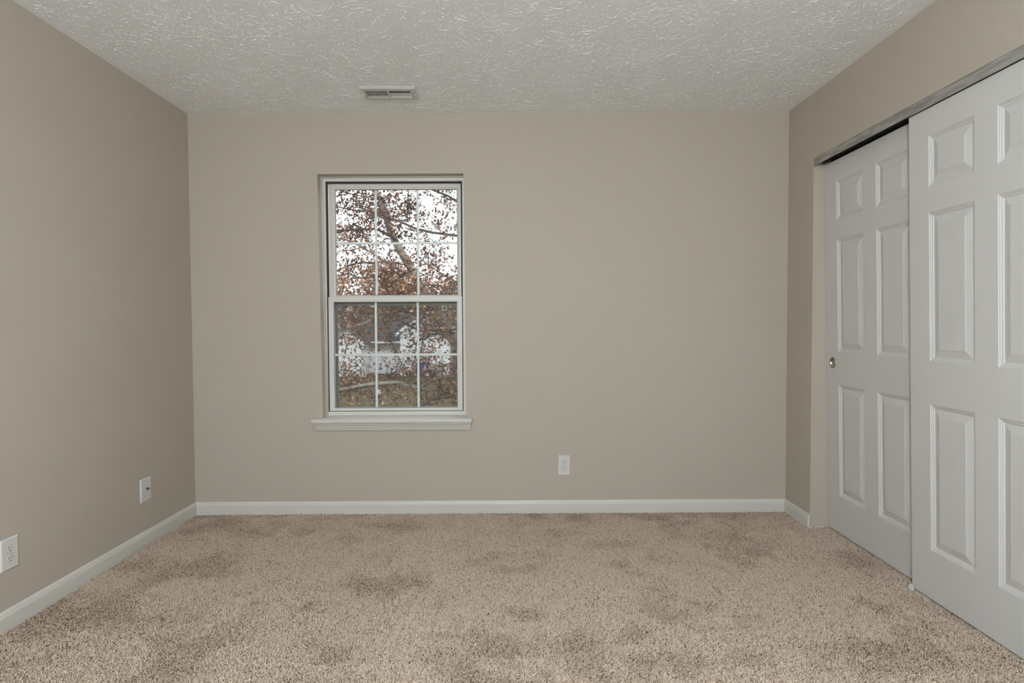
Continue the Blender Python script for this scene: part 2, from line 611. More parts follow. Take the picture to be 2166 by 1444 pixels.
e = 0.0014
for s_, d_ in ((0, 1), (1, -1)):
    q = [(edge(0.588, s_)-d_*0.006, 0.588), (edge(0.588, s_)+d_*e, 0.588), (edge(2.074, s_)+d_*e, 2.074), (edge(2.074, s_)-d_*0.006, 2.074)]
    mb.hexa([(x, 0.065, z) for x, z in q], [(x, 0.108, z) for x, z in q])
q = [(edge(2.075, 0), 2.0742), (edge(2.075, 1), 2.0762), (edge(2.075, 1), 2.083), (edge(2.075, 0), 2.081)]
mb.hexa([(x, 0.065, z) for x, z in q], [(x, 0.108, z) for x, z in q])
mb.ring((0.772, 1.676, 0.570, 2.084), i2, [(0, 0.1045), (0.9, 0.1045), (1, 0.1065), (1, 0.196), (0, 0.196)])
wbuild(mb, 'window_frame', M['vinyl'])
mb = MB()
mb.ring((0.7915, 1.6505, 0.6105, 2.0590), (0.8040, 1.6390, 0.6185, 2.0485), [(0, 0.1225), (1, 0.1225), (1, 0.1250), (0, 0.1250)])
wbuild(mb, 'gap_shade_ring', M['slot'])  # dark ring painting shade into the gap between frame and sash
us = MB()
OU, IU = (0.8030, 1.6405, 1.312, 2.0515), (0.8380, 1.6118, 1.3490, 2.0175)
us.ring(OU, IU, [(0, 0.150), (0.58, 0.150), (0.62, 0.1525), (0.95, 0.158), (1, 0.160), (1, 0.180), (0, 0.180)])
upper = wbuild(us, 'upper_sash', M['vinyl'])
OL, IL = (0.8005, 1.6430, 0.6155, 1.3365), (0.8320, 1.6098, 0.6335, 1.3040)
ls = MB()
ls.ring(OL, IL, [(0, 0.116), (0.80, 0.116), (1, 0.120), (1, 0.146), (0, 0.146)])
lower = wbuild(ls, 'lower_sash', M['vinyl'])


def glazing(sash, I, y, vx, hz):
    mb = MB()
    for yy in (y-0.006, y+0.006):
        mb.box(I[0]-0.006, I[1]+0.006, yy-0.0012, yy+0.0012, I[2]-0.006, I[3]+0.006)
    gobj = child_of(sash, mb, 'glass', M['glass'])
    gobj['label'] = 'clear double glazed pane'
    mb = MB()
    mb.ring((I[0]-0.004, I[1]+0.004, I[2]-0.004, I[3]+0.004), (I[0]+0.0015, I[1]-0.0015, I[2]+0.0015, I[3]-0.0025), [(0, y-0.0115), (1, y-0.0115), (1, y-0.0065), (0, y-0.0065)])
    child_of(sash, mb, 'gasket', M['slot'])
    mb = MB()
    w = 0.0068
    for x in vx:
        mb.box(x-w, x+w, y-0.0028, y+0.0028, I[2]-0.004, I[3]+0.004)
    mb.box(I[0]-0.004, I[1]+0.004, y-0.0033, y+0.0033, hz-w, hz+w)
    child_of(sash, mb, 'grille', M['grille'], bevel=0.0008)


glazing(upper, IU, 0.1725, (1.0930, 1.3600), 1.6795)
glazing(lower, IL, 0.1325, (1.0950, 1.3610), 0.9700)
mb = MB()       # lift lip on the meeting rail
mb.hexa([(1.335, 0.1150, 1.3355), (1.428, 0.1150, 1.3355), (1.412, 0.1150, 1.3410), (1.350, 0.1150, 1.3410)],
        [(1.335, 0.1460, 1.3355), (1.428, 0.1460, 1.3355), (1.412, 0.1460, 1.3410), (1.350, 0.1460, 1.3410)])
child_of(lower, mb, 'sash_lock', M['vinyl'])
# half screen outside the lower sash
mb = MB()
mb.ring((0.800, 1.643, 0.618, 1.325), (0.8375, 1.621, 0.6345, 1.283), [(0, 0.184), (1, 0.184), (1, 0.194), (0, 0.194)])
scr = wbuild(mb, 'insect_screen', M['screen_frame'])
scr['label'] = 'grey framed insect screen outside the lower sash'
child_of(scr, MB().box(0.8365, 1.622, 0.1885, 0.1895, 0.6335, 1.284), 'screen_mesh', M['mesh'])
for x in (0.918, 1.523):
    mb = MB()
    mb.ring((x-0.013, x+0.013, 1.252, 1.279), (x-0.0095, x+0.0095, 1.2555, 1.2755), [(0, 0.185), (1, 0.185), (1, 0.188), (0, 0.188)])
    child_of(scr, mb, 'pull_tab', M['plate'])
# stool and apron
mb = MB()
v = [(0.7345, -0.050), (1.7118, -0.050), (1.7118, 0.0), (1.6740, 0.0), (1.6740, 0.1045), (0.7800, 0.1045), (0.7800, 0.0), (0.7345, 0.0)]
v = [(a, b, 0.5645) for a, b in v]+[(a, b, 0.5885) for a, b in v]
f = [tuple(range(8)), tuple(range(8, 16))]+[(i, (i+1) % 8, 8+(i+1) % 8, 8+i) for i in range(8)]
mb.add(v, f)
wbuild(mb, 'window_sill', M['trim'], bevel=0.003)
AP = [(0, 0.5625), (0.038, 0.5615), (0.0385, 0.5570), (0.0335, 0.5500), (0.0285, 0.5420), (0.0250, 0.5330), (0.0235, 0.5290),
      (0.0200, 0.5275), (0.0170, 0.5190), (0.0160, 0.5150), (0, 0.5150)]
v = [(0.7625-0.42*t_, -t_, z_) for t_, z_ in AP]+[(1.6925+0.36*t_, -t_, z_) for t_, z_ in AP]
k = len(AP)
f = [tuple(range(k)), tuple(range(k, 2*k))]+[(i, (i+1) % k, k+(i+1) % k, k+i) for i in range(k)]
wbuild(MB().add(v, f), 'apron', M['trim'])

# ------------------------------------------------------------------ sliding closet doors
DW, DH, DT = 0.812, 2.0325, 0.035
UC = ((0.117, 0.354), (0.460, 0.697))
ZR = ((0.2075, 0.8180), (0.9980, 1.6075), (1.7145, 1.9200))
RP = [(0, 0), (0.0018, 0.0030), (0.0058, 0.0036), (0.0076, 0.0062), (0.0128, 0.0070), (0.0150, 0.0098), (0.0185, 0.0104),
      (0.0215, 0.0096), (0.0475, 0.0030), (0.0490, 0.0018)]


def make_door(name, label, loc, pull):
    root = bpy.data.objects.new(name, None)
    COL.objects.link(root)
    root.location = loc
    root.rotation_euler = (0, math.radians(-1.356), 0)
    struct(root, label, 'door')
    mb = MB()
    # front face with six openings, sides and back (local: x into the closet, -y along the wall)
    us = [0, *UC[0], *UC[1], DW]
    zs = [0, *ZR[0], *ZR[1], *ZR[2], DH]
    PU, PZ, PR = 0.062, 0.936, 0.029
    for i in range(5):
        for j in range(7):
            if i in (1, 3) and j in (1, 3, 5):
                continue
            u0, u1, z0, z1 = us[i], us[i+1], zs[j], zs[j+1]
            if pull and i == 0 and j == 2:
                m = 24
                sq, ci = [], []
                for k in range(m):
                    q = 2*math.pi*k/m
                    cx, cz = math.cos(q), math.sin(q)
                    s = 1/max(abs(cx), abs(cz))
                    hu = (u1-PU) if cx > 0 else (PU-u0)
                    hz_ = (z1-PZ) if cz > 0 else (PZ-z0)
                    sq.append((0, -(PU+cx*s*hu), PZ+cz*s*hz_))
                    ci.append((0, -(PU+cx*PR), PZ+cz*PR))
                mb.add(sq+ci, [(k, (k+1) % m, m+(k+1) % m, m+k) for k in range(m)])
            else:
                mb.add([(0, -u0, z0), (0, -u1, z0), (0, -u1, z1), (0, -u0, z1)], [(0, 1, 2, 3)])
    mb.add([(DT, 0, 0), (DT, -DW, 0), (DT, -DW, DH), (DT, 0, DH)], [(3, 2, 1, 0)])
    for a, b in (((0, 0), (DW, 0)), ((DW, 0), (DW, DH)), ((DW, DH), (0, DH)), ((0, DH), (0, 0))):
        mb.add([(0, -a[0], a[1]), (0, -b[0], b[1]), (DT, -b[0], b[1]), (DT, -a[0], a[1])], [(3, 2, 1, 0)])
    slab = mb.build('door_slab', M['door'], root)
    for u0, u1 in UC:
        for z0, z1 in ZR:
            v, f = [], []
            for ins, d in RP:
                v += [(d, -(u0+ins), z0+ins), (d, -(u1-ins), z0+ins), (d, -(u1-ins), z1-ins), (d, -(u0+ins), z1-ins)]
            for k in range(len(RP)-1):
                f += [(4*k+i, 4*k+(i+1) % 4, 4*k+4+(i+1) % 4, 4*k+4+i) for i in range(4)]
            e = 4*(len(RP)-1)
            f.append((e, e+1, e+2, e+3))
            MB().add(v, f).build('raised_panel', M['door'], root)
    if pull:
        mb = MB()
        mb.lathe([(0.0312, 0.0), (0.0306, -0.0016), (0.0290, -0.0022), (0.0268, -0.0012), (0.0255, 0.0015), (0.0240, 0.0070),
                  (0.0200, 0.0105), (0.0120, 0.0118), (0.0001, 0.0122)], 40, 'x')
        p = mb.build('door_pull', M['metal'], root, smooth=True, loc=(0, -PU, PZ))
        p['label'] = 'round satin nickel finger pull'
    return root


make_door('door_1', 'white six panel sliding door with a round metal pull, farther from the camera', (3.7525, -0.3015, 0.0050), True)
make_door('door_2', 'white six panel sliding door overlapping in front, cut by the right picture edge', (3.7045, -1.0705, 0.0040), False)

# top track
tr_ = thing('closet_track', 'scuffed grey metal track above the white sliding closet doors', 'track', (XR, (YJ+YE)/2, 2.0368))
L0, L1 = YJ-0.0006-(YJ+YE)/2, YE+0.0006-(YJ+YE)/2
mb = MB()
mb.box(0.0003, 0.0028, L1, L0, 0.0015, 0.0425)
mb.box(-0.0007, 0.0035, L1, L0, 0.0, 0.0022)
mb.build('fascia', M['aluminium'], tr_, bevel=0.0004)
mb = MB()
mb.box(0.0028, 0.100, L1, L0, 0.0400, 0.0425)
mb.box(0.098, 0.100, L1, L0, 0.004, 0.0400)
mb.box(0.047, 0.049, L1, L0, 0.010, 0.0400)
mb.build('channel', M['dark'], tr_)

# floor guide at the foot of the overlapping door
fg = thing('floor_guide', 'small white plastic guide at the foot of the nearer sliding door', 'guide', (3.700, -1.078, ZF))
mb = MB()
mb.box(-0.014, 0.085, -0.022, 0.022, 0.0, 0.005)
mb.build('base', M['plate'], fg, bevel=0.001)
mb = MB()
pr = [(-0.014, 0.003), (0.0, 0.003), (0.0, 0.028), (-0.004, 0.027), (-0.009, 0.021), (-0.013, 0.012)]
v = [(a, -0.010, c) for a, c in pr]+[(a, 0.010, c) for a, c in pr]
mb.add(v, [tuple(range(6)), tuple(range(6, 12))]+[(i, (i+1) % 6, 6+(i+1) % 6, 6+i) for i in range(6)])
mb.build('lip', M['plate'], fg, smooth=False, bevel=0.001)

# torn strip where the carpet meets the closet jamb
st = MB()
st.box(XR+0.001, XR+0.012, YJ-0.006, YJ-0.0005, ZF, 0.006)
st.box(XR+0.026, XR+0.080, YJ-0.005, YJ-0.0005, ZF, 0.004)
tag(st.build('tack_strip', M['trim'], None, bevel=0.001), 'pale strip along the carpet edge at the closet jamb', 'strip')


# ------------------------------------------------------------------ wall plates (built facing -Y)
def plate_mesh(w, hgt, th):
    mb = MB()
    b, e = 0.0035, 0.0015
    v = []
    for ins, y in ((0, 0), (0, -th+0.004), (e, -th+0.0015), (b, -th)):
        v += [(-w/2+ins, y, -hgt/2+ins), (w/2-ins, y, -hgt/2+ins), (w/2-ins, y, hgt/2-ins), (-w/2+ins, y, hgt/2-ins)]
    f = []
    for k in range(3):
        f += [(4*k+i, 4*k+(i+1) % 4, 4*k+4+(i+1) % 4, 4*k+4+i) for i in range(4)]
    f += [(12, 13, 14, 15), (3, 2, 1, 0)]
    return mb.add(v, f)


def make_outlet(label, loc, rot, w, hgt):
    t_ = thing('electrical_outlet', label, 'outlet', loc, rot)
    plate_mesh(w, hgt, 0.0065).build('wall_plate', M['plate'], t_)
    for s in (1, -1):
        zc_ = s*0.0195
        outl = []
        for k in range(40):
            q = 2*math.pi*k/40
            outl.append((0.0172*math.cos(q), max(-0.0142, min(0.0142, 0.0172*math.sin(q)))))
        mb = MB()
        m = len(outl)
        # dark seam, then the raised face
        v = [(x*1.055, -0.0066, zc_+z*1.055) for x, z in outl]
        mb.add(v, [tuple(range(m))], 1)
        v = [(x, -0.0060, zc_+z) for x, z in outl]+[(x, -0.0076, zc_+z) for x, z in outl]+[(x*0.96, -0.0082, zc_+z*0.96) for x, z in outl]
        mb.add(v, [(j*m+i, j*m+(i+1) % m, (j+1)*m+(i+1) % m, (j+1)*m+i) for j in (0, 1) for i in range(m)]+[tuple(range(2*m, 3*m))], 0)
        mb.build('receptacle', [M['plate'], M['screen_frame']], t_)
        rc = t_.children[-1] if False else bpy.data.objects[[o.name for o in COL.objects if o.parent == t_][-1]]
        sl = MB()
        sl.box(-0.0078, -0.0056, -0.0084, -0.0080, zc_+0.0000, zc_+0.0090)
        sl.box(0.0054, 0.0074, -0.0084, -0.0080, zc_+0.0008, zc_+0.0080)
        sl.cyl((0, -0.0080, zc_-0.0068), 0.0026, (0, -1, 0), 0.0004, 14)
        sl.build('slots', M['slot'], rc)
    mb = MB().cyl((0, -0.0062, 0), 0.0032, (0, -1, 0), 0.0010, 14, 0.0026)
    mb.box(-0.0024, 0.0024, -0.0074, -0.0071, -0.0004, 0.0004, 1)
    mb.build('screw', [M['vent'], M['slot']], t_)
    return t_


make_outlet('white duplex outlet low on the back wall right of the window', (2.2745, 0, 0.2907), (0, math.radians(1.4), 0), 0.0755, 0.1235)
make_outlet('white duplex outlet on the left wall at the left picture edge', (0, -1.3540, 0.2843), (0, 0, math.pi/2), 0.0800, 0.1205)
cp = thing('cable_wall_plate', 'white plate with one metal cable jack on the left wall near the corner', 'wall plate', (0, -0.4965, 0.2905), (0, 0, math.pi/2))
plate_mesh(0.088, 0.122, 0.0065).build('wall_plate', M['plate'], cp)
mb = MB()
mb.cyl((0.006, -0.0064, 0.004), 0.0075, (0, -1, 0), 0.004, 6)
mb.cyl((0.006, -0.0100, 0.004), 0.0042, (0, -1, 0), 0.008, 20)
for k in range(3):
    mb.cyl((0.006, -0.0115-0.002*k, 0.004), 0.0047, (0, -1, 0), 0.001, 20)
j_ = mb.build('cable_jack', M['brass'], cp)
j_['label'] = 'dark threaded metal cable jack'

# ------------------------------------------------------------------ ceiling vent
x0, x1, y0, y1 = VENT
vx, vy = (x0+x1)/2, (y0+y1)/2
vz = zc(vx)
vt = thing('ceiling_vent', 'white metal air vent on the ceiling above the window', 'vent', (vx, vy, vz), (0, 0, math.radians(1.2)))
hw, hd = (x1-x0)/2, (y1-y0)/2
Lx0, Lx1, Ly0, Ly1 = -0.130, 0.119, -0.047, 0.045


def loop(a, b, c, d, z):
    return [(a, c, z), (b, c, z), (b, d, z), (a, d, z)]


mb = MB()
v = loop(-hw, hw, -hd, hd, 0)+loop(-hw, hw, -hd, hd, -0.002)+loop(-hw+0.004, hw-0.004, -hd+0.012, hd-0.004, -0.011)
v += loop(Lx0, Lx1, Ly0, Ly1, -0.011)+loop(Lx0, Lx1, Ly0, Ly1, -0.001)
f = []
for k in range(4):
    f += [(4*k+i, 4*k+(i+1) % 4, 4*k+4+(i+1) % 4, 4*k+4+i) for i in range(4)]
mb.add(v, f)
mb.box(-0.007, 0.000, Ly0, Ly1, -0.0112, -0.001)
mb.build('vent_frame', M['vent'], vt)
MB().box(Lx0-0.002, Lx1+0.002, Ly0-0.002, Ly1+0.002, -0.0008, -0.0002).build('duct_opening', M['slot'], vt)
mb = MB()
nf = 10
for i in range(nf):
    for xa, xb, s in ((Lx0, -0.007, 1), (0.0, Lx1, -1)):
        c = xa+(i+0.5)*(xb-xa)/nf
        w = 0.0022 if s > 0 else -0.0030
        mb.hexa([(c-w, Ly0, -0.0105), (c-w+0.0011, Ly0, -0.0105), (c-w+0.0011, Ly1, -0.0105), (c-w, Ly1, -0.0105)],
                [(c+w, Ly0, -0.0015), (c+w+0.0011, Ly0, -0.0015), (c+w+0.0011, Ly1, -0.0015), (c+w, Ly1, -0.0015)])
mb.build('louvers', M['vent'], vt)
mb = MB()
mb.box(0.001, Lx1-0.001, 0.000, Ly1, -0.0050, -0.0040)
mb.box(0.001, Lx1-0.001, -0.0075, -0.0055, -0.0060, -0.0045)
d_ = mb.build('damper', M['blade'], vt)
d_['label'] = 'pale bluish metal damper behind the louvers'
for x in (-0.142, 0.138):
    MB().lathe([(0.0045, -0.0105), (0.0040, -0.0125), (0.0020, -0.0132), (0.0001, -0.0134)], 14).build('screw', M['globe'], vt, loc=(x, 0.004, 0))

# ------------------------------------------------------------------ added globe lamp out of view, standing in for bounced flash
lm = thing('added_lamp', 'added opal globe lamp out of frame, in place of a bounced flash', 'lamp', (LAMP_POS[0], LAMP_POS[1], zc(LAMP_POS[0])))
LZ = -0.62
MB().lathe([(0.0001, 0), (0.060, 0), (0.062, -0.012), (0.050, -0.024), (0.0001, -0.026)], 32).build('canopy', M['vent'], lm, smooth=True)
MB().cyl((0, 0, -0.024), 0.006, (0, 0, -1), -LZ-0.024-0.13, 12).build('stem', M['vent'], lm)
gp_ = [(max(0.0001, 0.14*math.sin(math.pi*k/16)), LZ+0.14*math.cos(math.pi*k/16)) for k in range(17)]
MB().lathe(gp_, 32).build('globe', M['lamp_glass'], lm, smooth=True)

# ------------------------------------------------------------------ outside: ground
GZ = -2.76
mb = MB()
mb.add([(-120, 0.6, GZ), (90, 0.6, GZ), (90, 140, GZ), (-120, 140, GZ)], [(0, 1, 2, 3)])
ground = struct(mb.build('ground', M['lawn']), 'autumn lawn with fallen leaves outside the window', 'lawn')

# ------------------------------------------------------------------ outside: neighbouring house
hs = thing('house', 'white sided house with grey shingle roof seen through the branches', 'house', (at(820, 760, 43).x, 43, GZ))
HO = Vector(hs.location)


def hbuild(mb, name, m, parent=None, **kw):
    mb.v = [(a-HO.x, b-HO.y, c-HO.z) for a, b, c in mb.v]
    return mb.build(name, m, parent or hs, **kw)


xl, xr_ = at(640, 730, 43).x, at(1330, 730, 43).x
ze = at(820, 724, 43).z
zr = at(820, 648, 47).z
hbuild(MB().box(xl, xr_, 43.0, 51.0, GZ, ze), 'wall', M['siding'])
mb = MB()
for k in range(11):          # lap joints of the siding
    z = GZ+0.15+k*0.2
    mb.box(xl, xr_, 42.975, 43.0, z, z+0.02)
hbuild(mb, 'lap_boards', M['siding'])
mb = MB()
a = [(xl-0.4, 42.5, ze), (xr_+0.4, 42.5, ze), (xr_+0.4, 47, zr), (xl-0.4, 47, zr)]
mb.hexa(a, [(p[0], p[1], p[2]+0.12) for p in a])
a = [(xl-0.4, 51.5, ze), (xr_+0.4, 51.5, ze), (xr_+0.4, 47, zr), (xl-0.4, 47, zr)]
mb.hexa(a, [(p[0], p[1], p[2]+0.12) for p in a])
hbuild(mb, 'roof', M['shingle'])
hbuild(MB().box(xl-0.4, xr_+0.4, 42.42, 42.52, ze-0.04, ze+0.09), 'gutter', M['globe'])
hbuild(MB().box(xl, xr_, 42.9, 42.985, ze-0.62, ze-0.05), 'soffit', M['beige'])


def wing(pl, pr, papex, pe, Y, tall):
    """gabled wing facing the room: pixel columns of its sides and apex, rows of eaves and apex"""
    A, B = at(pl, pe[0], Y), at(pr, pe[1], Y)
    P = at(papex[0], papex[1], Y)
    v = [(A.x, Y, GZ), (B.x, Y, GZ), (B.x, Y, B.z), (P.x, Y, P.z), (A.x, Y, A.z)]
    v += [(x, 47.0, z) for x, _, z in v]
    mb = MB().add(v, [(0, 1, 2, 3, 4), (9, 8, 7, 6, 5)]+[(i, (i+1) % 5, 5+(i+1) % 5, 5+i) for i in range(5)])
    w = hbuild(mb, 'gable_wing', M['siding'])
    mb = MB()
    z0 = GZ+0.15
    while z0 < P.z-0.15:
        xa, xb = A.x, B.x
        if z0 > A.z:
            xa = A.x+(P.x-A.x)*(z0-A.z)/(P.z-A.z)
        if z0 > B.z:
            xb = B.x+(P.x-B.x)*(z0-B.z)/(P.z-B.z)
        mb.box(xa, xb, Y-0.025, Y, z0, z0+0.02)
        z0 += 0.2
    mb.v = [(a-HO.x, b-HO.y, c-HO.z) for a, b, c in mb.v]
    mb.build('lap_boards', M['siding'], w)
    mb = MB()
    for S in (A, B):
        d = (Vector((S.x, 0, S.z))-Vector((P.x, 0, P.z))).normalized()*0.35
        q = [(P.x, Y-0.3, P.z), (S.x+d.x, Y-0.3, S.z+d.z), (S.x+d.x, 48.5, S.z+d.z), (P.x, 48.5, P.z)]
        mb.hexa(q, [(x, y, z+0.12) for x, y, z in q])
    mb.v = [(a-HO.x, b-HO.y, c-HO.z) for a, b, c in mb.v]
    mb.build('wing_roof', M['shingle'], w)
    mb = MB()
    for S in (A, B):
        d = (Vector((S.x, 0, S.z))-Vector((P.x, 0, P.z))).normalized()*0.35
        q = [(P.x, Y-0.34, P.z-0.12), (S.x+d.x, Y-0.34, S.z+d.z-0.12), (S.x+d.x, Y-0.34, S.z+d.z+0.12), (P.x, Y-0.34, P.z+0.12)]
        mb.hexa(q, [(x, y+0.05, z) for x, y, z in q])
    mb.v = [(a-HO.x, b-HO.y, c-HO.z) for a, b, c in mb.v]
    mb.build('rake_trim', M['globe'], w)


wing(610, 764, (690, 668), (724, 722), 40.5, 0)
wing(846, 950, (898, 662), (702, 702), 40.8, 0)

fn = thing('wooden_fence', 'red brown board fence beside the white house', 'fence', (at(985, 740, 41.5).x, 41.5, GZ))
mb = MB()
for k in range(14):
    x = -0.95+k*0.16
    mb.box(x, x+0.15, -0.015, 0.015, 0.05, 2.7)
mb.build('boards', M['fence'], fn)
for x in (-0.95, 1.2):
    MB().box(x-0.06, x+0.06, 0.02, 0.14, 0, 2.75).build('post', M['fence'], fn)

bn = thing('recycling_bin', 'blue plastic bin standing before the white house wall', 'bin', (at(889, 765, 40).x, 40.0, GZ))
mb = MB()
mb.hexa([(-0.24, -0.22, 0), (0.24, -0.22, 0), (0.24, 0.22, 0), (-0.24, 0.22, 0)], [(-0.30, -0.28, 1.0), (0.30, -0.28, 1.0), (0.30, 0.28, 1.0), (-0.30, 0.28, 1.0)])
mb.build('bin_body', M['blue'], bn, bevel=0.02)
MB().box(-0.33, 0.33, -0.32, 0.31, 1.0, 1.08).build('lid', M['blue'], bn, bevel=0.02)

gp = at(801, 829, 27.5)
gl_ = thing('garden_lamp', 'white globe lamp on a short dark post in the lawn', 'lamp post', (gp.x, gp.y, GZ))
hgt = gp.z-GZ
MB().lathe([(0.001, hgt+0.13), (0.08, hgt+0.10), (0.125, hgt+0.02), (0.12, hgt-0.05), (0.08, hgt-0.11), (0.05, hgt-0.13), (0.001, hgt-0.13)], 20).build('globe', M['globe'], gl_, smooth=True)
MB().cyl((0, 0, 0), 0.05, (0, 0, 1), max(0.2, hgt-0.12), 12).build('post', M['dark'], gl_)

# ------------------------------------------------------------------ outside: trees
LEAF = []
for k, (ang, r) in enumerate(((-90, 0.10), (-50, 0.42), (-20, 0.24), (12, 0.62), (42, 0.34), (66, 0.66), (90, 0.92), (114, 0.66), (138, 0.34), (168, 0.62), (200, 0.24), (230, 0.42))):
    q = math.radians(ang)
    LEAF.append((r*math.cos(q)*0.62, r*math.sin(q)*0.62, 0.10*(r-0.3)*(1 if k % 2 else -1)-0.16*r*r))
LEAF = np.array(LEAF)


def leaf_mesh(name, pos, size, tint, m, parent, off):
    n = len(pos)
    K = len(LEAF)
    vv = np.zeros((n, K+1, 3))
    R = rng.normal(size=(n, 3))
    nrm = R+np.array([0, -0.5, 0.25])
    nrm /= np.linalg.norm(nrm, axis=1)[:, None]
    ref = rng.normal(size=(n, 3))+np.array([0, 0, -0.8])
    u = np.cross(nrm, ref)
    u /= np.linalg.norm(u, axis=1)[:, None]
    w = np.cross(nrm, u)
    L = np.vstack([LEAF, [0, 0.05, 0.0]])
    for k in range(K+1):
        vv[:, k] = pos+(u*L[k, 0]+w*L[k, 1]+nrm*L[k, 2])*size[:, None]
    vv -= np.array(off)
    tri = np.array([[k, (k+1) % K, K] for k in range(K)])
    idx = ((np.arange(n)*(K+1))[:, None, None]+tri[None]).reshape(-1)
    me = bpy.data.meshes.new(name)
    me.vertices.add(n*(K+1))
    me.vertices.foreach_set('co', vv.reshape(-1).astype(np.float32))
    me.loops.add(len(idx))
    me.loops.foreach_set('vertex_index', idx.astype(np.int32))
    me.polygons.add(n*K)
    me.polygons.foreach_set('loop_start', (np.arange(n*K)*3).astype(np.int32))
    me.update(calc_edges=True)
    a = me.attributes.new('tint', 'FLOAT', 'POINT')
    a.data.foreach_set('value', np.repeat(np.clip(tint, 0, 1), K+1).astype(np.float32))
    return link(name, me, m, parent)


TY = 6.6
tree = thing('copper_leaved_tree', 'tall tree with copper autumn leaves filling the view through the window', 'tree', (at(1010, 800, TY+0.6).x, TY+0.6, GZ))
TO = Vector(tree.location)


def line(pts, Y, dy=0.0):
    """pixel polyline -> points in the crown, drifting by dy in depth along its length"""
    k = max(1, len(pts)-1)
    return [at(x, y, Y+dy*i/k) for i, (x, y) in enumerate(pts)]


def off(pts):
    return [p-TO for p in pts]


trunk_px = [(770, 300), (783, 360), (796, 406), (806, 424), (814, 450), (823, 479), (834, 507), (849, 534), (861, 552), (871, 570), (884, 600), (908, 640), (945, 690), (982, 745)]
tp = [at(x, y, TY-0.1+0.05*i) for i, (x, y) in enumerate(trunk_px)]
tp += [TO+Vector((0.02, 0, 1.6)), TO+Vector((0, 0, 0.0))]
tr_r = [0.035, 0.042, 0.050, 0.053, 0.056, 0.060, 0.064, 0.070, 0.074, 0.078, 0.088, 0.105, 0.125, 0.15, 0.19, 0.24]
MB().tube(off(tp), tr_r, 12).build('trunk', M['bark'], tree, smooth=True)
limbs = [  # pixel polyline, depth, drift, start radius, end radius, pale?
    ([(838, 511), (827, 499), (798, 485), (789, 484), (750, 486), (711, 487), (670, 492), (630, 500)], TY+0.2, -1.2, .024, .012, 0),
    ([(980, 498), (962, 498), (940, 495), (910, 491), (879, 483), (848, 470), (817, 458), (790, 448), (755, 446), (712, 437), (660, 425)], TY+0.5, -1.4, .026, .010, 0),
    ([(863, 470), (861, 450), (862, 423), (866, 396), (872, 370)], TY+0.2, -0.3, .013, .006, 0),
    ([(792, 558), (773, 555), (744, 559), (712, 573), (680, 590), (640, 600)], TY-0.2, -0.8, .018, .009, 0),
    ([(872, 575), (846, 572), (829, 560), (812, 553), (785, 533), (756, 518), (735, 508), (700, 500)], TY+0.35, 0.6, .030, .014, 1),
    ([(1000, 440), (964, 425), (947, 414), (916, 402), (890, 385)], TY-0.4, -0.3, .022, .012, 0),
    ([(763, 556), (765, 578), (770, 592), (778, 604), (770, 625)], TY-0.5, -0.3, .011, .006, 0),
    ([(972, 600), (950, 588), (929, 575), (908, 562), (885, 543)], TY-0.4, -0.4, .014, .008, 0),
    ([(775, 521), (750, 527), (712, 533)], TY-0.4, -0.3, .010, .006, 0),
    ([(950, 715), (870, 668), (819, 657), (790, 672), (773, 682), (740, 692), (711, 702), (670, 716)], TY+0.2, -1.6, .035, .016, 1),
    ([(900, 655), (860, 660), (806, 664), (756, 663), (733, 670), (700, 676), (650, 690)], TY+0.2, -0.9, .022, .010, 1),
    ([(1000, 790), (967, 796), (942, 797), (927, 799), (912, 803), (898, 813), (887, 819), (866, 816), (840, 807), (806, 810), (773, 813), (730, 822), (680, 828), (630, 840)], TY+0.1, -1.3, .046, .018, 1),
    ([(960, 705), (930, 699), (900, 697), (885, 699), (864, 687), (842, 676), (820, 668)], TY-0.3, -0.6, .020, .009, 0),
    ([(975, 692), (941, 703), (910, 709), (885, 722), (862, 735)], TY-0.2, -0.5, .015, .008, 0),
    ([(898, 697), (894, 720), (891, 745), (896, 765)], TY-0.4, -0.2, .011, .006, 0),
    ([(1000, 755), (966, 763), (947, 770), (918, 774), (890, 786)], TY-0.1, -0.5, .022, .010, 1),
    ([(858, 805), (879, 797), (906, 784), (925, 776)], TY-0.3, -0.3, .014, .008, 1),
    ([(1000, 815), (967, 826), (940, 833), (915, 846), (890, 862), (850, 880)], TY-0.2, -0.6, .016, .008, 0),
    ([(730, 750), (733, 730), (727, 708), (722, 690)], TY-0.8, -0.2, .009, .005, 0),
    ([(1000, 650), (965, 640), (930, 628), (890, 622), (850, 628), (800, 640), (740, 650), (690, 640)], TY+0.3, -1.0, .020, .010, 0),
]
anchors, twigs = [], MB()
_deep = random.Random(3)
for px_, Y, dy, ra, rb, pale in limbs:
    P = line(px_, Y, dy)
    k = len(P)
    rr = [ra+(rb-ra)*i/(k-1) for i in range(k)]
    MB().tube(off(P), rr, 8).build('branch', M['bark'] if pale else M['twig'], tree, smooth=True)
    anchors.append((P, rr))
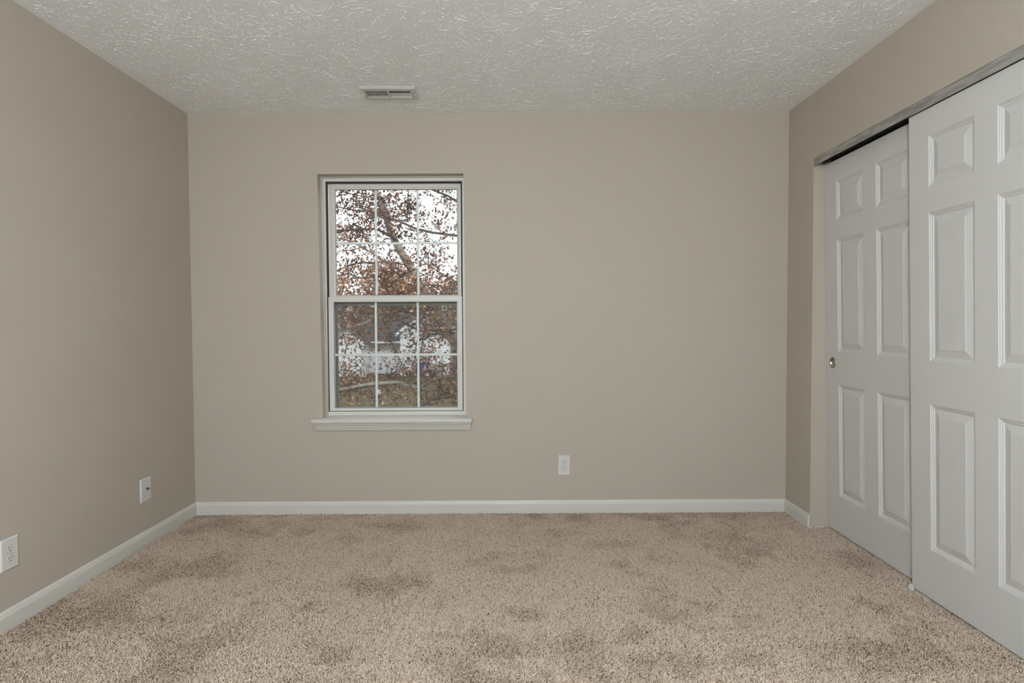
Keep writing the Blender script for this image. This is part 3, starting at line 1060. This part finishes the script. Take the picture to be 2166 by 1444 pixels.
# further boughs of the same crown, nearer and farther than the ones above
for _ in range(46):
    x0_, y0_ = random.uniform(560, 1450), random.uniform(330, 900)
    Y = TY+random.uniform(-1.6, 2.6)
    a = random.choice((0, math.pi))+random.gauss(0, 0.45)
    P, x_, y_ = [], x0_, y0_
    for i in range(6):
        P.append(at(x_, y_, Y+i*0.12))
        x_ += math.cos(a)*28
        y_ += math.sin(a)*28
        a += random.gauss(0, 0.22)
    rr = [0.004, 0.008, 0.010, 0.009, 0.006, 0.003]
    twigs.tube(off(P), rr, 5)
    anchors.append((P, rr))
anchors.append((tp[:12], tr_r[:12]))
LP, LT = [], []
for P, rr in anchors:
    tot = sum((P[i+1]-P[i]).length for i in range(len(P)-1))
    cnt = int(tot*8.5)+3
    for _ in range(cnt):
        i = random.randrange(len(P)-1)
        s = P[i].lerp(P[i+1], random.random())
        d = Vector((random.gauss(0, 1), random.gauss(0, 1), random.gauss(0.25, 0.8))).normalized()
        ln = random.uniform(0.25, 0.75)
        q, pts = s.copy(), [s.copy()]
        for k in range(4):
            q = q+d*ln/4
            d = (d+Vector((random.gauss(0, .3), random.gauss(0, .3), random.gauss(-0.02, .3)))).normalized()
            pts.append(q.copy())
        twigs.tube(off(pts), [0.0060, 0.0050, 0.0042, 0.0034, 0.0024], 4)
        for k in range(random.randint(2, 4)):
            b = pts[random.randint(1, 4)]
            e = b+Vector((random.gauss(0, .13), random.gauss(0, .13), random.gauss(0, .12)))
            twigs.tube(off([b, b.lerp(e, .5)+Vector((0, 0, .012)), e]), [0.0034, 0.0028, 0.0020], 3)
            LP += [e, b.lerp(e, .6)]
        LP += pts[1:]
twigs.build('twigs', M['twig'], tree, smooth=False)
base_pts = np.array([tuple(p) for p in LP])


def pix(p):
    d = np.asarray(p)-np.array(CAM)
    z = d@np.array(FWD)
    return 1083+F_PX*(d@np.array(RIGHT))/z, 722-F_PX*(d@np.array(UP))/z


# the crown is open at the top and thick with leaves about and below the height of the room
reps = 3
pts = np.repeat(base_pts, reps, axis=0)+rng.normal(0, 0.055, (len(base_pts)*reps, 3))
zz = pts[:, 2]
dens = np.where(zz > 2.05, 0.72, np.where(zz > 1.35, 0.95, 0.55))
pts = pts[rng.random(len(pts)) < dens]
# hanging sprays of leaves in the thick belt of the crown
m = 5000
bx = np.stack([rng.uniform(-2.6, 4.4, m), TY+rng.normal(0.2, 0.8, m), rng.normal(1.62, 0.30, m)], 1)
keep = field(bx[:, 0], bx[:, 2], 0.28, 31)+0.6*field(bx[:, 0], bx[:, 1], 0.35, 32) > -0.35
m2 = 5200
b2 = np.stack([rng.uniform(-2.6, 4.4, m2), TY+rng.normal(0.2, 0.8, m2), rng.uniform(-1.2, 1.2, m2)], 1)
keep2 = field(b2[:, 0], b2[:, 2], 0.42, 41)+0.5*field(b2[:, 0], b2[:, 2], 0.17, 42) > 0.02
pts = np.vstack([pts, bx[keep], b2[keep2]])
size = rng.uniform(0.050, 0.092, len(pts))
tn = np.clip(rng.normal(0.50, 0.22, len(pts))-0.20*(pts[:, 2] > 2.1)+0.15*field(pts[:, 0], pts[:, 2], 0.4, 51), 0, 1)  # upper leaves tinted darker to look backlit against the sky
foliage = leaf_mesh('foliage', pts, size, tn, M['leaf'], tree, TO)
foliage['label'] = 'copper, russet and pale brown lobed leaves'

# bare wood far behind the house: no single tree can be told apart
WX = [-45+5.6*k+random.uniform(-1, 1) for k in range(18)]
cr, sz = [], []
mb = MB()
for k, x_ in enumerate(WX):
    Y, top, wdt = 72+8*(k % 2), random.uniform(9.2, 11.4), random.uniform(4.4, 5.4)
    mb.tube([(x_, Y, GZ), (x_+0.1, Y, GZ+2.5), (x_, Y, GZ+5.0), (x_+0.15, Y, GZ+top-1.0)], [0.28, 0.22, 0.15, 0.05], 8)
    d = rng.normal(size=(900, 3))
    d /= np.linalg.norm(d, axis=1)[:, None]
    d *= rng.uniform(0.3, 1.0, 900)[:, None]**0.6
    cr.append(np.stack([x_+d[:, 0]*wdt*0.66, Y+d[:, 1]*wdt*0.6, GZ+top*0.56+d[:, 2]*top*0.44], 1))
cr = np.vstack(cr)
wood = leaf_mesh('bare_wood', cr, rng.uniform(0.5, 0.9, len(cr)), rng.random(len(cr)), M['far_leaf'], None, (0, 76, GZ))
wood.location = (0, 76, GZ)
wood['kind'] = 'stuff'
tag(wood, 'hazy brown line of bare woods far behind the white house', 'woods')
mb.v = [(a, b-76, c-GZ) for a, b, c in mb.v]
mb.build('trunks', M['twig'], wood, smooth=True)['kind'] = 'stuff'

# leaves lying on the lawn
nn = 14000
yy = 16+rng.random(nn)**0.8*32
xx = CAM_X-(yy+CAM_D)*rng.uniform(-0.25, 0.36, nn)
p = np.stack([xx, yy, np.full(nn, GZ+0.03)], 1)
keep = field(xx, yy, 2.2, 61)+0.6*field(xx, yy, 0.8, 62) > -0.25
p = p[keep]
fl = leaf_mesh('fallen_leaves', p, rng.uniform(0.08, 0.15, len(p)), np.clip(rng.normal(0.6, 0.25, len(p)), 0, 1), M['leaf'], ground, (0, 0, 0))
fl['kind'] = 'stuff'
fl['label'] = 'brown fallen leaves'
